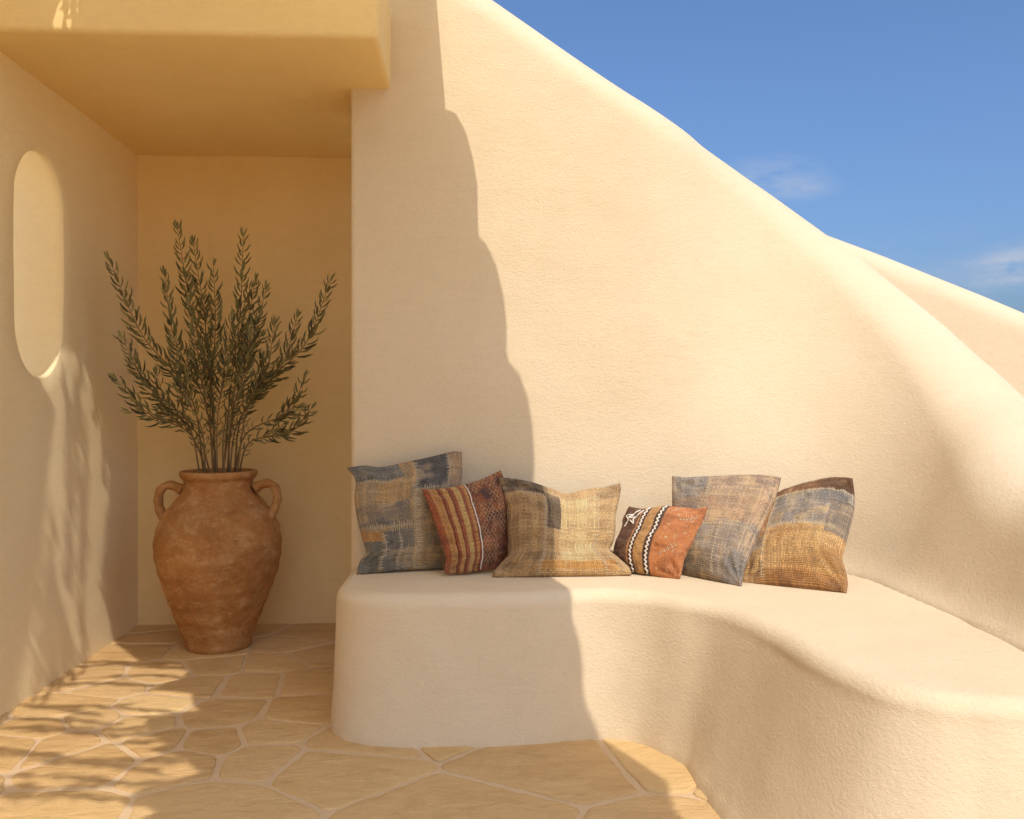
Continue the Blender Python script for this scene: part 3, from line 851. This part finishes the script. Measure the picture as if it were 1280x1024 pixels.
# 1 blue and tan patchwork, at the wall's corner
c1 = Cushion('cushion', 'large blue and tan patchwork cushion, leftmost on the bench, with cream stitched seams',
    [(433.5, 585), (455, 582), (477, 584), (511, 577), (545, 569.6), (566, 564.5), (577.5, 565)], [(577.5, 565), (577.5, 590), (575, 612), (572, 650), (571, 682), (574, 711)],
    [(446.5, 719), (475, 716), (511, 713), (554, 712), (574, 711)], [(433.5, 585), (444.5, 601), (443, 624), (447, 651), (453, 675), (457.5, 691), (449, 703), (446.5, 719)],
    (3.225, 3.34, 3.385, 3.40), patchwork((lin(140, 122, 94), lin(170, 138, 92), .8), [
        (-.1, .44, .84, 1.1, lin(118, 120, 116), lin(88, 94, 98), .8), (.44, .56, .80, 1.1, TAN, lin(128, 118, 100), .7), (.56, .86, .70, 1.1, NAVY, lin(84, 92, 104), .7), (.86, 1.1, .60, 1.1, lin(168, 140, 108), lin(128, 112, 98), .6),
        (-.1, .52, .62, .80, lin(150, 130, 100), lin(176, 138, 84), .8), (-.1, .52, .44, .62, lin(134, 118, 98), lin(98, 100, 104), .9), (-.1, .28, .30, .40, OCH, lin(132, 112, 76), .7),
        (.24, .38, -.1, .38, lin(72, 76, 86), lin(120, 116, 106), .8), (.38, .54, -.1, .38, lin(110, 112, 110), lin(146, 130, 104), .7), (-.1, .24, -.1, .3, lin(140, 122, 92), lin(100, 100, 92), .9), (.66, 1.1, -.1, .62, lin(160, 128, 84), lin(116, 104, 84), .8)], 3), .06, .045, 3)
c1.stitches([(.57, .02, .57, .98, .017, .05), (.60, .1, .60, .62, .02, .05), (.87, .62, .87, .98, .02, .05), (.58, .70, .86, .70, .018, .05), (.05, .82, .44, .82, .02, .03), (.12, .41, .53, .41, .018, .07), (.23, .03, .23, .36, .018, .07), (.40, .02, .40, .36, .03, .03)])

# 2 rust stripes
def paint2(U, V):
    wv_, tu, tv = weave(U, V, 8, 46, 46, .52)
    Uw = U + .012 * (fbm(U * 3, V * 3, 5) - .5) + .004 * (vnoise(U * 50, V * 70, 6) - .5)
    a = lin(160, 82, 40); b = lin(206, 152, 82)
    rgb = np.zeros(U.shape + (3,)) + a
    for (x0, x1, c) in ((.07, .16, lin(196, 140, 74)), (.21, .27, lin(200, 146, 76)), (.33, .40, lin(208, 158, 88)), (.44, .485, lin(192, 130, 66)), (.16, .18, lin(112, 50, 26)), (.27, .29, lin(116, 52, 26))):
        m = (sstep(x0 - .008, x0 + .008, Uw) * (1 - sstep(x1 - .008, x1 + .008, Uw)))[..., None]
        rgb = rgb * (1 - m) + c * m
    m = sstep(.505, .515, Uw)[..., None]
    k = sstep(.3, .7, fbm(U * 9, V * 9, 21))[..., None]; k2 = sstep(.5, .75, fbm(U * 7, V * 7, 33))[..., None]
    lat = (np.maximum(np.abs(np.sin((U * 1.0 + V * .8) * 60)), np.abs(np.sin((U * 1.0 - V * .9) * 55))) > .93)[..., None] * (fbm(U * 6, V * 6, 3) > .42)[..., None]
    q = lin(156, 88, 44) * (1 - k) + lin(116, 66, 46) * k; q = q * (1 - k2) + lin(84, 52, 50) * k2; q = np.where(lat, q * .5 + lin(206, 158, 102) * .5, q)
    rgb = rgb * (1 - m) + q * m
    rgb = rgb * (1 - .22 * sstep(.5, .75, fbm(U * 10, V * 14, 60)))[..., None]
    return rgb * wv_[..., None]
c2 = Cushion('cushion', 'rust red cushion with tan stripes, leaning on the large blue one', [(527, 611), (541, 611.5), (559, 610), (576, 606.6), (597, 601), (614, 593.7), (626, 587.6)],
    [(626, 587.6), (630, 600), (632, 624), (634, 651), (635, 686), (637, 708)], [(556, 717.5), (580, 716.6), (600, 714), (623, 711), (637, 708)],
    [(527, 611), (535, 631), (542, 651), (550.5, 675), (557, 697.6), (555.5, 709), (556, 717.5)], (3.185, 3.30, 3.27, 3.36), paint2, .05, .03, 8)
c2.cord('braid', [(.50, .99), (.505, .7), (.515, .4), (.53, .02)], .0022, BRAID)

# 3 sand coloured
def paint3(U, V):
    p = patchwork((lin(182, 150, 104), lin(164, 130, 84), .7), [
        (-.1, .34, .82, 1.2, lin(98, 80, 60), lin(70, 56, 44), .8), (-.1, .32, -.1, .84, lin(168, 134, 88), lin(138, 108, 66), .8), (.34, .47, .50, .86, lin(128, 108, 80), lin(92, 76, 58), .8), (.34, .42, .14, .5, lin(172, 142, 98), lin(124, 98, 62), .5),
        (.47, .80, .14, .86, lin(200, 170, 122), lin(186, 154, 104), .6), (.80, 1.1, .2, .84, lin(186, 152, 102), lin(160, 126, 80), .6), (.78, 1.1, .84, 1.2, lin(178, 148, 104), lin(140, 112, 76), .8), (.3, .9, .05, .15, lin(188, 138, 70), lin(170, 130, 76), .6)], 12, wear=.3)
    return p(U, V)
c3 = Cushion('cushion', 'wide sand coloured cushion with a dark brown top corner, half in shadow', [(622, 597), (639, 598), (662.5, 603.4), (681, 609.7), (697, 616), (708, 618.3), (725, 614.4), (740.6, 611), (756, 609), (775, 604)],
    [(775, 604), (776, 612), (773.4, 627), (769.5, 645.6), (769, 664), (766.5, 678), (762, 689.4), (773, 698), (786.5, 709), (790, 719)], [(615.6, 722), (660, 722.3), (740, 721), (790, 719)],
    [(622, 597), (629.7, 619), (635, 642.5), (634.4, 666), (636.7, 684), (635.5, 694), (626.6, 703.4), (617, 714), (615.6, 722)], (3.175, 3.20, 3.335, 3.40), paint3, .07, .045, 12)
c3.stitches([(.325, .02, .325, .84, .02, .045), (.10, .83, .33, .83, .02, .035), (.80, .05, .80, .45, .022, .04), (.81, .45, .80, .86, .03, .02), (.34, .86, .8, .86, .03, .012)])

# 4 small orange
def paint4(U, V):
    wv_, tu, tv = weave(U, V, 15, 50, 50, .26)
    Uw = U + .012 * (fbm(U * 3, V * 3, 15) - .5) + .004 * (vnoise(U * 60, V * 60, 16) - .5)
    rgb = np.zeros(U.shape + (3,)) + lin(116, 76, 50)
    for (x0, x1, c) in ((-.1, .24, lin(112, 74, 50)), (.24, .262, lin(196, 130, 72)), (.262, .345, lin(82, 58, 44)), (.345, .475, lin(190, 140, 80)), (.475, .565, lin(80, 58, 46)), (.565, 1.1, lin(196, 118, 60))):
        m = (sstep(x0 - .006, x0 + .006, Uw) * (1 - sstep(x1 - .006, x1 + .006, Uw)))[..., None]
        rgb = rgb * (1 - m) + c * m
    k = sstep(.45, .75, fbm(U * 8, V * 10, 22))[..., None]; rgb = rgb * (1 - .3 * k)
    k = (sstep(.62, .8, fbm(U * 14, V * 14, 27, 5)) * sstep(.56, .6, Uw))[..., None]; rgb = rgb * (1 - .5 * k) + lin(216, 150, 104) * .5 * k
    dots = np.zeros(U.shape)
    for (a, b) in ((.66, .10), (.80, .10), (.72, .86), (.88, .62), (.90, .78), (.70, .52), (.84, .36), (.66, .70)): dots = np.maximum(dots, np.exp(-(((U - a) ** 2 + (V - b) ** 2) / .012 ** 2)))
    rgb = rgb * (1 - dots[..., None] * .8) + lin(224, 190, 150) * dots[..., None] * .8
    return rgb * wv_[..., None]
c4 = Cushion('cushion', 'small orange and brown cushion with white zigzag braid, in front of the grey one', [(786, 633), (803, 636), (820, 634.8), (832, 633), (854.5, 634.8), (870, 636), (885, 633.5)],
    [(885, 633.5), (880, 648.6), (871.7, 667.5), (863, 683), (856, 698), (853, 712), (850, 724.5)], [(771, 713), (791, 717), (820, 721.6), (842.5, 725), (850, 724.5)],
    [(786, 633), (779, 648.6), (778, 659), (770.3, 678), (767, 692), (768, 702), (771, 713)], (3.29, 3.14, 3.34, 3.22), paint4, .05, .03, 15)
for u in (.303, .52):
    c4.cord('braid', [(u + (.016 if k % 2 else -.016), .02 + .96 * k / 34) for k in range(35)], .0024, BRAID, steps=140)
    c4.cord('trim', [(u + .001, .01), (u, .99)], .0012, THREAD)
c4.cord('embroidery', [(.07, .66), (.12, .78), (.05, .84), (.13, .86), (.20, .95), (.11, .80), (.20, .82), (.26, .93), (.18, .78), (.20, .70), (.14, .77)], .0024, BRAID, steps=80)
c4.stitches([(.74, .78, .92, .86, .03, .07), (.70, .30, .84, .44, .05, .08), (.62, .9, .7, .95, .03, .04)], w=.0009)

# 5 grey
c5 = Cushion('cushion', 'large faded grey-blue and mauve cushion, tilted over the rightmost one', [(840, 595), (863, 597), (897.5, 596), (932, 594.5), (962, 594.5), (976.5, 597)],
    [(976.5, 597), (971.4, 619), (963, 642), (952.5, 662), (942, 685), (932, 709), (929, 721), (926.7, 734)], [(838, 716), (860, 719), (880, 723), (905, 730), (926.7, 734)],
    [(840, 595), (840, 610), (840, 640), (838, 670), (837, 698), (838, 716)], (3.255, 3.01, 3.37, 3.37), patchwork((lin(150, 128, 106), lin(126, 108, 94), .8), [
        (-.1, .36, .72, 1.1, lin(132, 126, 122), lin(150, 132, 110), .7), (.36, 1.1, .76, 1.1, lin(164, 138, 112), lin(132, 112, 96), .8), (.3, 1.1, .44, .76, lin(158, 132, 106), lin(176, 138, 106), .7),
        (.2, .62, .22, .44, lin(138, 130, 120), lin(158, 134, 108), .7), (.55, 1.1, .2, .5, lin(146, 130, 114), lin(126, 120, 116), .8), (-.1, .55, -.1, .22, lin(138, 120, 96), lin(112, 100, 84), .7), (.55, 1.1, -.1, .2, lin(134, 120, 108), lin(110, 108, 108), .7)], 24, wear=.4), .055, .04, 24)
c5.stitches([(.36, .72, .36, .98, .02, .05), (.40, .73, .98, .75, .03, .02), (.25, .44, .9, .46, .028, .025), (.58, .05, .58, .42, .022, .05)], w=.0009)

# 6 ochre with blue band
def paint6(U, V):
    p = patchwork((lin(188, 146, 88), lin(164, 116, 60), .7), [
        (-.1, 1.1, .84, 1.2, lin(134, 92, 50), lin(108, 70, 36), .8), (.70, 1.1, .72, 1.2, lin(96, 64, 34), lin(126, 84, 44), .6), (.22, 1.1, .66, .84, lin(160, 148, 132), lin(112, 110, 112), .8), (.22, 1.1, .50, .66, lin(170, 148, 118), lin(126, 122, 124), .8), (.80, 1.1, .44, .74, lin(130, 118, 106), lin(96, 90, 90), .6),
        (-.1, .22, .40, .85, lin(182, 130, 70), lin(160, 110, 60), .6), (-.1, .22, .30, .40, lin(132, 122, 114), lin(162, 128, 84), .6), (-.1, 1.1, -.1, .10, lin(160, 112, 58), lin(132, 88, 44), .8)], 31, wear=.3)
    return p(U, V)
c6 = Cushion('cushion', 'ochre cushion with a faded blue band and brown top corner, rightmost on the bench', [(957, 624), (973, 617), (998.6, 609), (1023, 602.7), (1050, 597), (1066, 598)],
    [(1066, 598), (1068.5, 620), (1068, 638), (1062, 662), (1056, 685), (1053, 698), (1057.5, 714), (1060, 729), (1058.2, 742)], [(926, 729), (958, 732.4), (1006.7, 736.5), (1040, 740), (1058.2, 742)],
    [(957, 624), (948, 655), (939, 685), (930, 712), (926, 729)], (3.09, 2.905, 3.42, 3.19), paint6, .06, .04, 31)
c6.stitches([(.22, .04, .22, .82, .018, .05), (.22, .835, .95, .835, .016, .03), (.25, .50, .9, .50, .016, .03), (.03, .30, .21, .30, .03, .05)], w=.0009)

# ------------------------------------------------------------------ what throws the shade (stands outside the frame)
CASTER_Z = 2.85
def up_to(p, z):
    t = (z - p.z) / TO_SUN.z; q = p + TO_SUN * t; return (q.x, q.y)
edge_wall = [(553, 84), (557, 136), (569.6, 141), (582, 164), (591, 197), (596.5, 232), (597, 275), (598, 298), (607.7, 308), (620, 334), (629.5, 374), (633, 410), (632.5, 443), (635, 456), (648, 471), (658.4, 501), (664.5, 537), (666, 588)]
edge_bench = [(723, 752), (733, 783), (737, 817), (735, 845), (738, 869), (749, 900), (757.5, 936)]
def make_shade_caster():  # added out of view: scalloped to cast the wall shadow, translucent for warm fill
    e = [up_to(on_y(px, py, WALL_Y + .02), CASTER_Z) for px, py in edge_wall] + [up_to(on_y(px, py, 2.87), CASTER_Z) for px, py in edge_bench]
    x, y = e[-1]; e += [(x + .12, y - .3), (x + .1, y - .5), (x + .2, y - .8)]
    e0 = [(e[0][0] - .12, e[0][1] + .30)]
    rj = random.Random(4)
    fl = [(.5, 2.2, 0), (-.7, 2.25, 0)]
    for k in range(26):
        y = 2.3 + 1.55 * k / 25; fl.append((float(np.interp(y, [2.3, 2.8, 3.2, 3.6, 3.9], [-.76, -.92, -1.04, -1.16, -1.32])) + rj.uniform(-.13, .10), y, 0))
    left = [up_to(Vector(q), CASTER_Z) for q in fl + [(LX + .1, 4.05, 0), (LX, 4.1, .2), (LX, 4.14, .7), (LX, 4.14, 1.2), (LX, 4.2, 1.6)]]
    left.append((left[-1][0] - .03, 3.05))
    ring = e0 + e + left
    n = len(ring)
    v = [(x, y, CASTER_Z) for x, y in ring]; f = [tuple(range(n))]
    M = Mat('caster_sheet'); cv = M.mix(M.noise(8, 4), (.95, .74, .45), (.97, .79, .50)); M.color(cv); M.rough(.9, .1); M.bump(M.noise(200, 3), .002)
    tr = M.n.new('ShaderNodeBsdfTranslucent'); M.l.new(cv, tr.inputs[0]); mx = M.n.new('ShaderNodeMixShader'); mx.inputs[0].default_value = .85
    M.l.new(M.b.outputs[0], mx.inputs[1]); M.l.new(tr.outputs[0], mx.inputs[2]); M.l.new(mx.outputs[0], M.n['Material Output'].inputs[0])
    root = thing('shade_caster', 'unseen sheet with a scalloped edge, added to cast the shadow on the wall and bench', 'shadow caster', (0, 0, 0))
    mesh_obj('shade_panel', v, f, M.m, root, False)
    # second added panel, left of the bright gap; shades and glows on the porch wall
    inner = [up_to(Vector(q), CASTER_Z) for q in ((-1.3, 2.3, 0), (-1.55, 2.9, 0), (LX, 3.3, 0), (LX, 3.46, .3), (LX, 3.55, .8), (LX, 3.62, 1.05), (LX, 3.44, 1.2), (LX, 3.45, 1.3), (LX, 3.74, 1.3), (LX, 4.1, 1.22))]
    ring = inner + [(inner[-1][0], 3.0), (-1.72, 3.0), (-1.72, .6), (-1.4, .2)]
    mesh_obj('shade_panel', [(x, y, CASTER_Z + .03) for x, y in ring], [tuple(range(len(ring)))], M.m, root, False)
    P = Mat('post_metal'); P.color(P.mix(P.noise(20, 3), (.25, .22, .18), (.32, .28, .23))); P.rough(.5, .4)
    for (x, y) in ((.5, -.9), (1.75, -.55), (-1.7, .65)):
        V, F = [], []; tube(V, F, [Vector((x, y, -.01)), Vector((x, y, 1.5)), Vector((x, y, CASTER_Z + .1))], .03, 12)
        mesh_obj('post', V, F, P.m, root)
make_shade_caster()

def make_tree():
    rnd = random.Random(21)
    base = Vector((-1.75, .35, 0))
    root = thing('olive_tree', 'olive tree with drooping leafy twigs in front of the porch wall', 'tree', base)
    B = Mat('olive_bark'); B.color(B.mix(B.noise(14, 6, .7, B.coords((1, 1, .4))), (.13, .10, .07), (.27, .22, .16))); B.rough(.9, .15); B.bump(B.noise(18, 6, .7, B.coords((1, 1, .3))), .03)
    LM = leaf_material('tree_leaf', (.05, .06, .025), (.10, .115, .05), (.17, .18, .09))
    V, F = [], []
    trunk = catmull([base, base + Vector((.06, .03, .8)), base + Vector((-.04, .1, 1.6)), base + Vector((.05, .2, 2.6))], 24)
    tube(V, F, trunk, [.13 - .06 * i / 23 for i in range(24)], 12)
    LV, LF, LC = [], [], []
    def twig(p, e, dens):
        m = p.lerp(e, .5) + Vector((0, 0, .08)); path = catmull([p, m, e], 16)
        tube(LV, LF, path, [.006 - .004 * i / 15 for i in range(16)], 5); LC.extend([0.0] * (len(LV) - len(LC)))
        for i in range(2, 15):
            for sg in (-1, 1):
                if rnd.random() > dens: continue
                t = (path[i + 1] - path[i]).normalized(); o = Vector((rnd.uniform(-1, 1), rnd.uniform(-1, 1), rnd.uniform(-.6, .5)))
                add_leaf(LV, LF, LC, path[i], t + o * .9, Vector((rnd.uniform(-.4, .4), rnd.uniform(-.4, .4), 1)), rnd.uniform(.06, .09), rnd.uniform(.014, .022), rnd.random())
    def hang(p, e):
        path = catmull([p, p.lerp(e, .5) + Vector((0, rnd.uniform(-.02, .02), .015)), e], 14)
        tube(LV, LF, path, [.004 - .002 * i / 13 for i in range(14)], 5); LC.extend([0.0] * (len(LV) - len(LC)))
        for i in range(1, 14):
            for sg in (-1, 1):
                if rnd.random() > .82: continue
                t = (path[min(i + 1, 13)] - path[i - 1]).normalized(); o = Vector((rnd.uniform(-.4, .4), rnd.uniform(-1, 1), rnd.uniform(-.5, .3)))
                add_leaf(LV, LF, LC, path[i], t + o * .38, Vector((rnd.uniform(-1, 1), rnd.uniform(-.4, .4), .6)), rnd.uniform(.06, .10), rnd.uniform(.014, .022), rnd.random())
    for k in range(9):                                      # limbs
        a = rnd.uniform(0, 6.28); e = trunk[-1] + Vector((rnd.uniform(-.7, .7), rnd.uniform(-.9, 1.3), rnd.uniform(.3, .9)))
        path = catmull([trunk[-4], trunk[-1].lerp(e, .5) + Vector((0, 0, .12)), e], 16)
        V2, F2 = [], []; tube(V2, F2, path, [.05 - .035 * i / 15 for i in range(16)], 8); adopt(mesh_obj('limb', V2, F2, B.m), root)
    # dense crown left of the bright gap, thin drooping fringe over the gap
    def bound(y): return float(np.interp(y, [.38, 1.08, 1.48, 1.98, 2.68], [-.97, -1.13, -1.19, -1.26, -1.36]))
    for k in range(27):                                     # hanging twigs
        y = rnd.uniform(3.42, 4.2); zt = rnd.uniform(.0, 1.3); q = Vector((LX + .01, y, zt)); zz = rnd.uniform(2.75, 3.4)
        p = q + TO_SUN * ((zz - q.z) / TO_SUN.z); L = rnd.uniform(.25, .6)
        e = p + Vector((rnd.uniform(-.015, .015), rnd.uniform(-.06, .06), -L * .5)); p = p + Vector((0, rnd.uniform(-.04, .04), L * .5))
        if e.z < 2.45: continue
        hang(p, e)
    for k in range(36):                                     # level twigs
        q = Vector((rnd.uniform(LX, -.95), rnd.uniform(2.4, 4.1), 0)); zz = rnd.uniform(2.95, 3.6)
        p = q + TO_SUN * ((zz - q.z) / TO_SUN.z); L = rnd.uniform(.25, .5)
        hang(p - Vector((L / 2, rnd.uniform(-.08, .08), -.03)), p + Vector((L / 2, 0, -.03)))
    t = mesh_obj('trunk', V, F, B.m); adopt(t, root)
    c = mesh_obj('crown', LV, LF, LM); set_tone(c, LC); adopt(c, root)
make_tree()

def make_bounce_bank():
    # added bank, unseen, outside the oval opening to bounce sunlight onto its reveal
    V, F = [], []; ys = np.linspace(.2, 6.5, 24); xs = np.linspace(0, 1, 30)
    for y in ys:
        for q in xs:
            x = LX - .34 - 2.3 * q; z = .98 + 2.6 * (q * q * (3 - 2 * q)); V.append((x, y, z + .01 * mnoise.noise(Vector((x * 2, y * 2, 1)))))
        V.append((LX - 3.2, y, 3.45)); V.append((LX - 3.25, y, -.03))
    n = len(xs) + 2
    for i in range(len(ys) - 1):
        for k in range(n - 1): a = i * n + k; F.append((a, a + n, a + n + 1, a + 1))
    structure(mesh_obj('bounce_bank', V, F, stucco('bounce_white', (.84, .72, .54), (.87, .77, .60))))
make_bounce_bank()
